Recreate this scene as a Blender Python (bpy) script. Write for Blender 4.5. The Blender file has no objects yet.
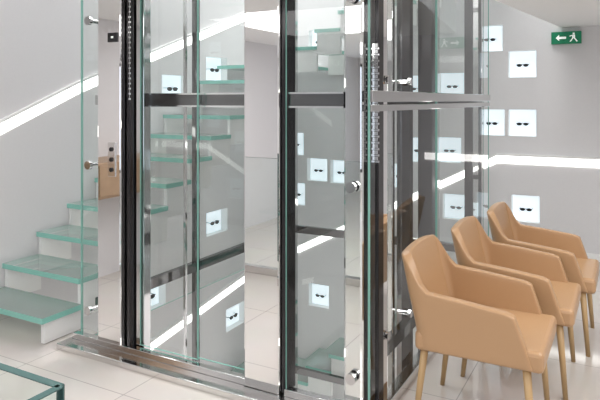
import bpy, bmesh, math
from mathutils import Vector, Matrix
S=bpy.context.scene
S.view_settings.view_transform='Standard'
try: S.cycles.transparent_max_bounces=24
except Exception: pass
def mat(name,col,rough=.5,metal=0,emis=0,ecol=None,bump=0,bscale=200,var=0.0):
    m=bpy.data.materials.new(name); m.use_nodes=True
    nt=m.node_tree; b=nt.nodes['Principled BSDF']
    b.inputs['Base Color'].default_value=(*col,1); b.inputs['Roughness'].default_value=rough
    b.inputs['Metallic'].default_value=metal
    if emis:
        b.inputs['Emission Color'].default_value=(*(ecol or col),1); b.inputs['Emission Strength'].default_value=emis
    tc=nt.nodes.new('ShaderNodeTexCoord'); n=nt.nodes.new('ShaderNodeTexNoise'); n.inputs['Scale'].default_value=bscale
    nt.links.new(tc.outputs['Object'],n.inputs['Vector'])
    if bump:
        bp=nt.nodes.new('ShaderNodeBump'); bp.inputs['Strength'].default_value=bump; bp.inputs['Distance'].default_value=.002
        nt.links.new(n.outputs['Fac'],bp.inputs['Height']); nt.links.new(bp.outputs['Normal'],b.inputs['Normal'])
    if var:
        mx=nt.nodes.new('ShaderNodeMix'); mx.data_type='RGBA'
        mx.inputs[6].default_value=(*[c*(1-var) for c in col],1); mx.inputs[7].default_value=(*[min(1,c*(1+var)) for c in col],1)
        nt.links.new(n.outputs['Fac'],mx.inputs[0]); nt.links.new(mx.outputs[2],b.inputs['Base Color'])
    return m
def glassmat(name,tint,ior=1.45,diff=0,dcol=(.7,.9,.85),rough=0.0):
    m=bpy.data.materials.new(name); m.use_nodes=True; nt=m.node_tree; nt.nodes.clear()
    o=nt.nodes.new('ShaderNodeOutputMaterial'); t=nt.nodes.new('ShaderNodeBsdfTransparent'); t.inputs[0].default_value=(*tint,1)
    g=nt.nodes.new('ShaderNodeBsdfGlossy'); g.inputs['Roughness'].default_value=rough
    f=nt.nodes.new('ShaderNodeFresnel'); f.inputs[0].default_value=ior
    mx=nt.nodes.new('ShaderNodeMixShader'); nt.links.new(f.outputs[0],mx.inputs[0])
    base=t
    if diff:
        d=nt.nodes.new('ShaderNodeBsdfDiffuse'); d.inputs[0].default_value=(*dcol,1)
        m2=nt.nodes.new('ShaderNodeMixShader'); m2.inputs[0].default_value=diff
        nt.links.new(t.outputs[0],m2.inputs[1]); nt.links.new(d.outputs[0],m2.inputs[2]); base=m2
    nt.links.new(base.outputs[0],mx.inputs[1]); nt.links.new(g.outputs[0],mx.inputs[2]); nt.links.new(mx.outputs[0],o.inputs[0])
    return m
M_wall=mat('wall_paint',(.72,.71,.72),.6,bump=.05,var=.02,bscale=60)
M_ceil=mat('ceiling_paint',(.95,.95,.95),.7,bump=.03)
M_white=mat('white_lacquer',(.88,.88,.87),.35)
M_steel=mat('polished_steel',(.93,.92,.915),.02,1)
M_brush=mat('brushed_steel',(.74,.73,.72),.12,1,bump=.1)
M_dark=mat('dark_metal',(.035,.033,.035),.15,.6)
M_darkst=mat('smoked_steel',(.20,.20,.20),.05,1)
M_mid=mat('satin_steel',(.62,.62,.62),.06,1)
M_black=mat('black_plastic',(.01,.01,.012),.3)
M_led=mat('led_strip',(1,1,1),.5,emis=3.0,ecol=(1,.98,.95))
M_sign=mat('sign_pictogram',(.9,.95,.9),.5,emis=.4)
M_niche=mat('niche_backlight',(.9,.95,1),.5,emis=.62,ecol=(.80,.93,1))
M_leather=mat('tan_leather',(.455,.275,.145),.34,bump=.15,bscale=500,var=.05)
M_leg=mat('tan_leg',(.47,.31,.15),.4)
M_wood=mat('light_oak_wood',(.40,.27,.17),.4,var=.2,bscale=8)
M_green=mat('exit_green',(.0,.20,.09),.4,emis=.1)
M_glass=glassmat('clear_glass',(.970,.99,.984),ior=1.55)
M_edge=mat('glass_edge',(.22,.45,.39),.15,emis=.03,ecol=(.3,.8,.65))
M_tread=glassmat('tread_glass',(.93,.97,.955),diff=.34,dcol=(.84,.91,.88),rough=.03)
M_tedge=mat('tread_edge',(.24,.52,.45),.15,emis=.05,ecol=(.3,.8,.65))
M_rail=glassmat('balustrade_glass',(.92,.975,.96))
M_redge=mat('balustrade_edge',(.05,.11,.105),.1)
def tilemat(name,col,mort):
    m=bpy.data.materials.new(name); m.use_nodes=True; nt=m.node_tree; b=nt.nodes['Principled BSDF']
    tc=nt.nodes.new('ShaderNodeTexCoord'); br=nt.nodes.new('ShaderNodeTexBrick')
    br.offset=0; br.inputs['Scale'].default_value=1; br.inputs['Brick Width'].default_value=.75; br.inputs['Row Height'].default_value=.75
    br.inputs['Mortar Size'].default_value=.003; br.inputs['Mortar Smooth'].default_value=.1
    br.inputs['Color1'].default_value=(*col,1); br.inputs['Color2'].default_value=(*[c*.97 for c in col],1); br.inputs['Mortar'].default_value=(*mort,1)
    nt.links.new(tc.outputs['Object'],br.inputs['Vector'])
    n=nt.nodes.new('ShaderNodeTexNoise'); n.inputs['Scale'].default_value=3; n.inputs['Detail'].default_value=6
    nt.links.new(tc.outputs['Object'],n.inputs['Vector'])
    mx=nt.nodes.new('ShaderNodeMix'); mx.data_type='RGBA'; mx.blend_type='MULTIPLY'; mx.inputs[0].default_value=.10
    nt.links.new(br.outputs['Color'],mx.inputs[6]); nt.links.new(n.outputs['Color'],mx.inputs[7]); nt.links.new(mx.outputs[2],b.inputs['Base Color'])
    b.inputs['Roughness'].default_value=.07
    return m
M_tile=tilemat('floor_tiles',(.64,.60,.565),(.40,.38,.36))

def empty(name,loc=(0,0,0)):
    e=bpy.data.objects.new(name,None); S.collection.objects.link(e); e.location=loc; return e
def finish(bm,name,mats,parent=None,smooth=False,loc=None):
    me=bpy.data.meshes.new(name); bm.normal_update(); bm.to_mesh(me); bm.free()
    for m in mats: me.materials.append(m)
    if smooth:
        for p in me.polygons: p.use_smooth=True
    o=bpy.data.objects.new(name,me); S.collection.objects.link(o)
    if loc: o.location=loc
    if parent: o.parent=parent
    return o
def addbox(bm,a,b,mi=0,bev=0):
    vs=[bm.verts.new((x,y,z)) for x in (a[0],b[0]) for y in (a[1],b[1]) for z in (a[2],b[2])]
    F=[(0,1,3,2),(4,6,7,5),(0,4,5,1),(2,3,7,6),(0,2,6,4),(1,5,7,3)]
    fs=[]
    for f in F:
        fc=bm.faces.new([vs[i] for i in f]); fc.material_index=mi; fs.append(fc)
    if bev:
        es=list({e for f in fs for e in f.edges})
        r=bmesh.ops.bevel(bm,geom=es,offset=bev,segments=2,affect='EDGES',profile=.5)
        for f in r['faces']: f.material_index=mi
    return fs
def box(name,a,b,m,parent=None,bev=0):
    bm=bmesh.new(); addbox(bm,a,b,0,bev); return finish(bm,name,[m],parent)
def cyl(bm,p,axis,r,l,mi=0,seg=20):
    rot={'x':Matrix.Rotation(math.pi/2,4,'Y'),'y':Matrix.Rotation(math.pi/2,4,'X'),'z':Matrix.Identity(4)}[axis]
    res=bmesh.ops.create_cone(bm,cap_ends=True,segments=seg,radius1=r,radius2=r,depth=l,matrix=Matrix.Translation(p)@rot)
    for v in res['verts']:
        for f in v.link_faces: f.material_index=mi
def pane(name,a,b,parent,m=None,edge=None,ew=.008):
    m=m or M_glass; edge=edge or M_edge
    bm=bmesh.new()
    if abs(a[1]-b[1])<1e-6:
        P=[(a[0],a[1],a[2]),(b[0],a[1],a[2]),(b[0],a[1],b[2]),(a[0],a[1],b[2])]; h=ew/2
        f=bm.faces.new([bm.verts.new(p) for p in P])
        t=.002
        for x in (a[0],b[0]): addbox(bm,(x-t/2,a[1]-h,a[2]),(x+t/2,a[1]+h,b[2]),1)
        for z in (a[2],b[2]): addbox(bm,(a[0],a[1]-h,z-t/2),(b[0],a[1]+h,z+t/2),1)
    else:
        P=[(a[0],a[1],a[2]),(a[0],b[1],a[2]),(a[0],b[1],b[2]),(a[0],a[1],b[2])]; h=ew/2
        f=bm.faces.new([bm.verts.new(p) for p in P]); t=.002
        for y in (a[1],b[1]): addbox(bm,(a[0]-h,y-t/2,a[2]),(a[0]+h,y+t/2,b[2]),1)
        for z in (a[2],b[2]): addbox(bm,(a[0]-h,a[1],z-t/2),(a[0]+h,b[1],z+t/2),1)
    return finish(bm,name,[m,edge],parent)

# ---------------------------------------------------------------- room
UL,UR,VB,VF=-3.915,3.2,6.21,-4.0
ZL,ZT=-3.2,5.2
back=[(-.905,1.853),(-.905,1.274),(-1.20,1.274),(-.875,.434),(-2.155,.679),(-3.16,.688),(-2.86,.68),(-3.47,.979),(-3.45,.388),(-3.14,-.77),
      (-3.14,2.183),(-2.72,2.42),(-1.95,.968),(-1.63,.98),(-1.56,.394),(-2.04,1.63),(-1.22,2.12),(-2.5,-.5),(-1.6,1.65)]
left=[(5.296,1.837),(5.3,.173),(4.279,-.349),(5.656,-.962),(4.606,1.62),(4.1,.40)]
HB,HL=(.13,.13),(.19,.125)
def wallgrid(name,fn,s0,s1,z0,z1,holes,hh):
    h,k=hh
    xs={s0,s1}; zs={z0,z1}
    for s,z in holes:
        xs|={round(s-h,4),round(s+h,4)}; zs|={round(z-k,4),round(z+k,4)}
    xs=sorted(xs); zs=sorted(zs); bm=bmesh.new(); V={}
    def gv(i,j):
        if (i,j) not in V: V[i,j]=bm.verts.new(fn(xs[i],zs[j],0))
        return V[i,j]
    for i in range(len(xs)-1):
        for j in range(len(zs)-1):
            cx=(xs[i]+xs[i+1])/2; cz=(zs[j]+zs[j+1])/2
            if any(abs(cx-s)<h and abs(cz-z)<k for s,z in holes): continue
            bm.faces.new([gv(i,j),gv(i+1,j),gv(i+1,j+1),gv(i,j+1)])
    return finish(bm,name,[M_wall])
fb=lambda s,z,d:(s,VB+d,z)
fl=lambda s,z,d:(UL-d,s,z)
wallgrid('wall_back',fb,UL,UR,ZL,ZT,back,HB)
wallgrid('wall_left',fl,VF,VB,ZL,ZT,left,HL)
box('wall_right',(UR,VF,ZL),(UR+.1,VB,ZT),M_wall)
bm=bmesh.new()
wins=[(-3.2,-1.9),(-1.4,-.1),(.4,1.7)]
y0,y1=VF-.15,VF
addbox(bm,(UL,y0,ZL),(UR,y1,.3)); addbox(bm,(UL,y0,2.1),(UR,y1,ZT))
prev=UL
for a,b in wins+[(UR,UR)]:
    addbox(bm,(prev,y0,.3),(a,y1,2.1)); prev=b
finish(bm,'wall_front',[M_wall])
for i,(a,b) in enumerate(wins):
    bm=bmesh.new()
    for x in (a,b-.05,(a+b)/2-.025): addbox(bm,(x,VF-.1,.3),(x+.05,VF-.04,2.1))
    for z in (.3,2.05): addbox(bm,(a,VF-.1,z),(b,VF-.04,z+.05))
    finish(bm,'window_%d'%(i+1),[M_dark])
bm=bmesh.new()
addbox(bm,(UL,VF,-.30),(UR,2.47,0))
addbox(bm,(UL,2.47,-.30),(-3.0,2.78,0))
addbox(bm,(-1.0,2.47,-.30),(UR,VB,0))
finish(bm,'floor',[M_tile])
box('floor_lower_level',(UL,VF,ZL-.1),(UR,VB,ZL),M_tile)
bm=bmesh.new()
def prism(bm,pts,z0,z1):
    a=[bm.verts.new((x,y,z0)) for x,y in pts]; b=[bm.verts.new((x,y,z1)) for x,y in pts]
    bm.faces.new(a[::-1]); bm.faces.new(b); n=len(pts)
    for i in range(n): bm.faces.new([a[i],a[(i+1)%n],b[(i+1)%n],b[i]])
prism(bm,[(UL,VF),(UR,VF),(UR,VB),(-.55,VB),(-1.05,2.45),(UL,2.45)],2.19,2.5)
finish(bm,'ceiling',[M_ceil])
box('ceiling_upper_level',(UL,VF,ZT),(UR,VB,ZT+.1),M_ceil)
box('trim_1',(-.98,VB-.012,0),(UR,VB,.07),M_white)

bm=bmesh.new(); bg=bmesh.new()
def niche(fn,s,z,hh,dep=.09):
    h,q=hh
    c=[(s-h,z-q),(s+h,z-q),(s+h,z+q),(s-h,z+q)]
    f=[bm.verts.new(fn(a,b,0)) for a,b in c]; k=[bm.verts.new(fn(a,b,dep)) for a,b in c]
    bm.faces.new(k).material_index=1
    for i in range(4):
        bm.faces.new([f[i],f[(i+1)%4],k[(i+1)%4],k[i]]).material_index=0
def eyewear(fn,s,z,S_=.85):
    def P(x,y,d): return bg.verts.new(fn(s+x*S_,z+y*S_,d))
    def ring(cx,rx,ry,mi):
        n=16
        pr=[(cx+rx*math.cos(2*math.pi*i/n),ry*math.sin(2*math.pi*i/n)*(1 if math.sin(2*math.pi*i/n)<0 else .8)) for i in range(n)]
        a=[P(x,y,.03) for x,y in pr]; b=[P(x,y,.036) for x,y in pr]
        bg.faces.new(a); bg.faces.new(b[::-1])
        for i in range(n): bg.faces.new([a[i],a[(i+1)%n],b[(i+1)%n],b[i]])
    ring(-.036,.030,.020,0); ring(.036,.030,.020,0)
    def bar(x0,x1,y0,y1,d0,d1):
        v=[P(x,y,d) for x in (x0,x1) for y in (y0,y1) for d in (d0,d1)]
        for q in [(0,1,3,2),(4,6,7,5),(0,4,5,1),(2,3,7,6),(0,2,6,4),(1,5,7,3)]: bg.faces.new([v[i] for i in q])
    bar(-.01,.01,.006,.011,.03,.036)
    bar(-.07,-.065,.004,.009,.03,.088); bar(.065,.07,.004,.009,.03,.088)
    bar(-.07,-.06,.004,.010,.028,.034); bar(.06,.07,.004,.010,.028,.034)
for s,z in back: niche(fb,s,z,HB); eyewear(fb,s,z-.01)
for s,z in left: niche(fl,s,z,HL); eyewear(fl,s,z-.01,1.15)
finish(bm,'display_niches',[M_white,M_niche]); finish(bg,'sunglasses',[M_black])

def strip(name,path,fn,w=.06):
    bm=bmesh.new()
    def seg(w0,w1,d0,d1,mi):
        rows=[]
        for s,z in path: rows.append([bm.verts.new(fn(s,z+w0,d0)),bm.verts.new(fn(s,z+w1,d0)),bm.verts.new(fn(s,z+w1,d1)),bm.verts.new(fn(s,z+w0,d1))])
        for a,b in zip(rows,rows[1:]):
            for i in range(4): bm.faces.new([a[i],b[i],b[(i+1)%4],a[(i+1)%4]]).material_index=mi
        for r in (rows[0],rows[-1]): bm.faces.new(r).material_index=mi
    seg(-w/2,w/2,-.012,0.0,0)
    seg(w/2,w/2+.02,-.03,0,1); 
    return finish(bm,name,[M_led,M_white])
r1=empty('wall_handrail_light')
for o in (strip('upper_left_run',[(2.3,1.14),(2.73,1.30),(3.4,1.59),(6.19,2.6)],fl,.085),
          strip('upper_back_run',[(-3.9,2.6),(-1.2,4.2)],fb,.085)): o.parent=r1
r2=empty('wall_handrail_light')
for o in (strip('lower_left_run',[(2.9,-1.05),(4.26,-.80),(6.19,-.52)],fl,.085),
          strip('lower_back_run',[(-3.9,-.52),(-1.14,.91),(-.22,.91)],fb,.075)): o.parent=r2

# ---------------------------------------------------------------- glass staircase
st=empty('glass_staircase')
bt=bmesh.new(); bs=bmesh.new()
def tread(x0,x1,y0,y1,z,th=.035):
    fs=addbox(bt,(x0,y0,z-th),(x1,y1,z),1)
    fs[4].material_index=0; fs[5].material_index=0
N=10; R=.17; G=.28; V0=2.468
for i in range(N):
    y=V0+G*i; z=R*(i+1)
    tread(UL+.02,-3.118,y-.02,y+G,z)
    for x in (UL+.005,-3.165):
        addbox(bs,(x,y+.01,z-.035-R-(.06 if i else -.04)),(x+.03,y+G+.01,z-.035))
tread(UL+.02,-3.0,V0+G*N,VB-.02,R*(N+1))
for i in range(8):
    x=-3.0+.26*i; z=R*(N+2+i)
    tread(x-.02,x+.26,5.36,VB-.02,z)
    addbox(bs,(x,5.38,z-.035-R-.05),(x+.26,5.41,z-.035)); addbox(bs,(x,VB-.04,z-.035-R-.05),(x+.26,VB-.01,z-.035))
for i in range(8):
    x=-1.02-.26*(i+1); z=-R*(i+1)+.0
    tread(x-.02,x+.26,5.36,VB-.02,z)
    addbox(bs,(x,5.38,z-.035-R-.05),(x+.26,5.41,z-.035)); addbox(bs,(x,VB-.04,z-.035-R-.05),(x+.26,VB-.01,z-.035))
tread(UL+.02,-3.1,5.3,VB-.02,-R*9)
for i in range(9):
    y=5.3-G*(i+1); z=-R*(10+i)
    tread(UL+.02,-3.118,y-.02,y+G,z)
    addbox(bs,(-3.165,y,z-.035-R-.05),(-3.135,y+G,z-.035))
finish(bt,'treads',[M_tread,M_tedge],st); finish(bs,'stringers',[M_white],st)

# ---------------------------------------------------------------- elevator
E=empty('glass_elevator')
X0,X1,Y0,Y1=-2.91,-1.095,2.59,5.2
B,T=-3.15,4.9
def post(n,a,b,m,bev=.004,z0=None): return box(n,(a[0],a[1],B if z0 is None else z0),(b[0],b[1],T),m,E,bev)
post('panel_left_steel',(-2.781,Y0-.02),(-2.593,Y0+.06),M_steel,.007)
post('post_dark_left',(-2.585,Y0+.02),(-2.53,Y0+.10),M_dark)
post('door_jamb_steel',(-2.52,Y0+.03),(-2.46,Y0+.09),M_mid)
post('post_door_steel',(-1.724,Y0-.03),(-1.515,Y0+.10),M_steel,.008,z0=.036)
post('post_door_dark_edge',(-1.513,Y0-.005),(-1.492,Y0+.10),M_dark,.003,z0=.036)
post('corner_post_steel',(-1.185,Y0+.012),(-1.085,Y0+.09),M_steel,.012)
post('corner_post_dark',(-1.10,Y0+.10),(-1.04,Y0+.17),M_dark)
post('corner_post_chrome_back',(-1.10,Y0+.175),(-1.045,Y0+.235),M_steel)
post('side_post_chrome',(-1.12,3.02),(-1.09,3.06),M_steel)
post('side_post_slim',(-1.13,3.28),(-1.08,3.34),M_dark)
post('side_post_dark',(-1.16,3.68),(-1.07,3.80),M_dark)
post('side_post_steel_cover',(-1.16,3.805),(-1.07,3.86),M_steel)
post('back_right_post',(-1.15,Y1-.05),(-1.07,Y1+.03),M_steel)
post('back_right_post_dark',(-1.15,Y1-.33),(-1.09,Y1-.28),M_dark)
post('back_left_post',(X0-.02,Y1-.05),(X0+.04,Y1+.02),M_mid)
post('left_side_post',(X0-.02,3.64),(X0+.02,3.69),M_darkst)
def ring(z0,z1,m,n,front=True,mf=None):
    bm=bmesh.new()
    if front:
        for a,b,c,d in ((-2.50,-1.724,Y0+.06,Y0+.09),(-1.492,-1.185,Y0+.02,Y0+.06)):
            addbox(bm,(a,c,z0),(b,d,z1),1)
            addbox(bm,(a,c-.006,z0-.009),(b,d,z0),2); addbox(bm,(a,c-.006,z1),(b,d,z1+.009),2)
    addbox(bm,(X1-.02,Y0+.09,z0),(X1+.02,Y1,z1)); addbox(bm,(X0-.02,Y0+.1,z0),(X0+.02,Y1,z1)); addbox(bm,(X0,Y1-.02,z0),(X1,Y1+.02,z1))
    finish(bm,n,[m,mf or m,M_steel],E)
ring(1.47,1.53,M_mid,'transom_ring',mf=M_darkst); ring(.19,.26,M_darkst,'base_ring',False); ring(2.95,3.03,M_mid,'upper_ring'); ring(-1.2,-1.14,M_darkst,'lower_ring')
bm=bmesh.new()
addbox(bm,(X1+.05,Y0+.0,1.49),(X1+.065,Y1+.1,1.545),0,.003); addbox(bm,(X1+.05,Y0+.0,1.445),(X1+.06,Y1+.1,1.478),0,.003)
finish(bm,'side_transom_chrome',[M_mid],E)
pane('glass_front_left',(-2.94,Y0,.02),(-2.77,Y0,4.8),E)
pane('glass_front_right',(-1.49,Y0,.02),(-1.045,Y0,4.8),E)
pane('door_glass_outer',(-2.48,Y0+.025,.08),(-2.06,Y0+.025,4.6),E)
pane('door_glass_inner',(-2.08,Y0+.045,.08),(-1.73,Y0+.045,4.6),E)
pane('glass_side_front',(X1+.045,Y0,.02),(X1+.045,3.70,4.8),E)
pane('glass_side_rear',(X1+.045,3.72,.02),(X1+.045,Y1+.12,4.8),E)
pane('glass_left',(X0-.03,Y0+.01,.02),(X0-.03,Y1,4.8),E)
pane('glass_back',(X0,Y1+.03,-3),(X1,Y1+.03,4.8),E)
bm=bmesh.new()
addbox(bm,(-3.02,Y0-.12,-.02),(-1.0,Y0+.03,.035),0,.004)
addbox(bm,(-3.0,Y0-.022,.035),(-1.725,Y0+.02,.07),1,.003); addbox(bm,(-1.49,Y0-.022,.035),(-1.02,Y0+.02,.07),1,.003)
addbox(bm,(-1.06,Y0+.03,-.28),(-1.0,Y1+.1,.05),0,.003)
finish(bm,'base_sill',[M_brush,M_steel],E)
bm=bmesh.new(); addbox(bm,(-2.69,Y0-.028,1.84),(-2.615,Y0-.019,1.895),0,.002)
addbox(bm,(-2.662,Y0-.0285,1.862),(-2.642,Y0-.0279,1.874),1)
addbox(bm,(-2.69,Y0-.026,1.05),(-2.63,Y0-.019,1.25),2,.002)
for z in (1.09,1.15,1.21): cyl(bm,(-2.66,Y0-.028,z),'y',.013,.008,0)
finish(bm,'call_panel',[M_black,M_sign,M_brush],E)
bm=bmesh.new()
for u,h in ((-2.865,1.105),(-2.865,.224),(-2.865,1.98),(-1.134,1.09),(-1.134,.195),(-1.134,1.98)):
    cyl(bm,(u,Y0-.012,h),'y',.026,.02); cyl(bm,(u,Y0+.03,h),'y',.012,.06)
for v,h in ((2.80,1.60),(2.80,.34),(3.15,1.6),(3.15,.34)):
    cyl(bm,(X1+.06,v,h),'x',.022,.015); cyl(bm,(X1+.02,v,h),'x',.010,.06)
finish(bm,'point_fixings',[M_mid],E)
bm=bmesh.new()
addbox(bm,(X0+.08,3.42,B),(X0+.10,3.44,T))
addbox(bm,(X1-.14,3.5,B),(X1-.09,3.54,T))
finish(bm,'guide_rails',[M_mid],E)
bm=bmesh.new()  # zigzag reflection in the chrome shaped as link strips, repeated on left post
for (a,b,c,z,ze) in ((-1.075,-1.035,2.682,1.2,1.75),(-2.566,-2.548,2.606,1.5,2.3)):
    while z<ze:
        addbox(bm,(a,c,z),(b,c+.006,z+.012),0,.002); addbox(bm,(a+.007,c,z+.012),(b-.007,c+.006,z+.030))
        z+=.030
finish(bm,'reflected_pattern_strips',[M_mid],E)
GB=empty('glass_balustrade')
pane('long_pane',(-3.6,.72,.0),(-.869,.72,1.0),GB,M_rail,M_redge,.016)
pane('return_pane',(-.869,.0,.0),(-.869,.72,1.0),GB,M_rail,M_redge,.016)
box('floor_channel',(-3.6,.69,0),(-.84,.75,.06),M_brush,GB,.003)

X=empty('exit_sign')
box('sign_body',(-.635,VB-.045,2.03),(-.375,VB-.005,2.145),M_green,X,.003)
bm=bmesh.new(); y=VB-.048
def poly(pts): 
    bm.faces.new([bm.verts.new((a,y,b)) for a,b in pts]); 
cx,cz=-.555,2.087
poly([(cx-.04,cz),(cx-.01,cz+.03),(cx-.01,cz+.01),(cx+.05,cz+.01),(cx+.05,cz-.01),(cx-.01,cz-.01),(cx-.01,cz-.03)])
cx=-.44
poly([(cx-.008,cz+.03),(cx+.008,cz+.03),(cx+.008,cz+.044),(cx-.008,cz+.044)])
poly([(cx-.012,cz-.005),(cx+.012,cz-.005),(cx+.012,cz+.026),(cx-.012,cz+.026)])
poly([(cx-.035,cz+.008),(cx-.012,cz+.015),(cx-.012,cz+.024),(cx-.035,cz+.017)])
poly([(cx-.012,cz-.005),(cx,cz-.005),(cx-.025,cz-.04),(cx-.035,cz-.036)])
poly([(cx+.0,cz-.005),(cx+.012,cz-.005),(cx+.035,cz-.034),(cx+.026,cz-.042)])
finish(bm,'pictogram',[M_sign],X)

# ---------------------------------------------------------------- chairs
def chair_meshes():
    W,D=.56,.56
    pts=[]; r=.075; hw=W/2
    n=18
    for i in range(n): pts.append((D-.03-(D-.03-r)*i/n,-hw))
    for i in range(9):
        a=math.pi/2*i/8; pts.append((r-r*math.sin(a),-hw+r-r*math.cos(a)))
    for i in range(1,12): pts.append((0,-hw+r+(W-2*r)*i/12))
    for i in range(9):
        a=math.pi/2*i/8; pts.append((r-r*math.cos(a),hw-r+r*math.sin(a)))
    for i in range(1,n+1): pts.append((r+(D-.03-r)*i/n,hw))
    bm=bmesh.new(); rows=[]
    K=9
    for (x,y) in pts:
        t=max(0,min(1,(.105-x)/.10)); t=t*t*(3-2*t)
        top=.635-.045*max(0,(x-.10)/.41)+.145*t
        if x<.06: top+=.02*max(0,1-(abs(y)/.26)**2)
        col=[]
        for k in range(K):
            f=k/(K-1); z=.375+(top-.375)*f
            inw=.03*(1-f)
            yy=y*(1-inw*1.5) 
            lean=-.065*max(0,(z-.45))/.36*max(0,1-x/.25)
            nar=1-.07*max(0,(z-.62)/.18)
            fx=x+(.02*(1-f) if x<.1 else 0)
            if x>D-.14: fx=x-.075*f*((x-(D-.14))/.11)
            col.append(bm.verts.new((fx+lean,yy*nar,z)))
        rows.append(col)
    for a,b in zip(rows,rows[1:]):
        for k in range(K-1): bm.faces.new([a[k],b[k],b[k+1],a[k+1]])
    bmesh.ops.recalc_face_normals(bm,faces=bm.faces)
    sh=bpy.data.meshes.new('chair_shell'); bm.to_mesh(sh); bm.free(); sh.materials.append(M_leather)
    for p in sh.polygons: p.use_smooth=True
    bm=bmesh.new(); addbox(bm,(.02,-.262,.365),(D+.01,.262,.455),0,.02)
    se=bpy.data.meshes.new('chair_seat'); bm.to_mesh(se); bm.free(); se.materials.append(M_leather)
    bm=bmesh.new()
    for x,y,dx,dy in ((.50,-.235,.03,-.015),(.50,.235,.03,.015),(.06,-.225,-.045,-.01),(.06,.225,-.045,.01)):
        n=12; a=[];b=[]
        for i in range(n):
            an=2*math.pi*i/n; a.append(bm.verts.new((x+.018*math.cos(an),y+.018*math.sin(an),.37))); b.append(bm.verts.new((x+dx+.012*math.cos(an),y+dy+.012*math.sin(an),0)))
        bm.faces.new(a); bm.faces.new(b[::-1])
        for i in range(n): bm.faces.new([a[i],b[i],b[(i+1)%n],a[(i+1)%n]])
    bmesh.ops.recalc_face_normals(bm,faces=bm.faces)
    lg=bpy.data.meshes.new('chair_legs'); bm.to_mesh(lg); bm.free(); lg.materials.append(M_leg)
    for p in lg.polygons: p.use_smooth=True
    return sh,se,lg
sh,se,lg=chair_meshes()
for (u,v) in ((-.87,2.90),(-.80,3.52),(-.73,4.14)):
    e=empty('leather_armchair',(u,v,0))
    for n,me in (('shell',sh),('seat',se),('legs',lg)):
        o=bpy.data.objects.new(n,me); S.collection.objects.link(o); o.parent=e
        if n=='shell':
            m=o.modifiers.new('t','SOLIDIFY'); m.thickness=.045; m.offset=-1
            m=o.modifiers.new('b','BEVEL'); m.width=.010; m.segments=3; m.limit_method='ANGLE'; m.angle_limit=math.radians(50)
        if n=='seat':
            m=o.modifiers.new('b','BEVEL'); m.width=.004; m.segments=2

c=empty('wall_console')
box('body',(UL+.01,.7,.74),(UL+.40,1.9,1.02),M_wood,c,.006)
for i in range(3): box('drawer_%d'%(i+1),(UL+.40,.72+.4*i,.76),(UL+.415,1.08+.4*i,1.0),M_wood,c,.004)

# ---------------------------------------------------------------- lights
def area(n,loc,sx,sy,p,rot=(0,0,0),col=(1,.985,.98)):
    l=bpy.data.lights.new(n,'AREA'); l.shape='RECTANGLE'; l.size=sx; l.size_y=sy; l.energy=p; l.color=col
    o=bpy.data.objects.new(n,l); o.location=loc; o.rotation_euler=rot; S.collection.objects.link(o)
area('ceiling_light_upper',(-2,4.2,5.15),3,3,335)
area('ceiling_light_front',(-1.8,.4,2.18),2.6,1.6,50)
area('ceiling_light_right',(1.0,2.6,2.18),1.6,2.4,60)
area('ceiling_light_rear',(1.2,-2.2,2.18),1.6,1.6,50)
area('fill_light_lower',(-1.5,1.5,-.35),3,1.6,160)  # added fill under the floor slab, brightens the stair void
area('fill_light_lower_right',(.5,4.2,-.35),2,2.5,130)  # second added fill below the slab, for the lower level
w=bpy.data.worlds.new('world'); S.world=w; w.use_nodes=True
w.node_tree.nodes['Background'].inputs[0].default_value=(.82,.88,1,1); w.node_tree.nodes['Background'].inputs[1].default_value=1.8

cam=bpy.data.cameras.new('camera'); cam.lens=36; cam.sensor_width=36; cam.shift_y=-.1667; cam.clip_start=.05
co=bpy.data.objects.new('camera',cam); co.location=(0,0,1.5); co.rotation_euler=(math.pi/2,0,math.radians(28.6)); S.collection.objects.link(co)
S.camera=co
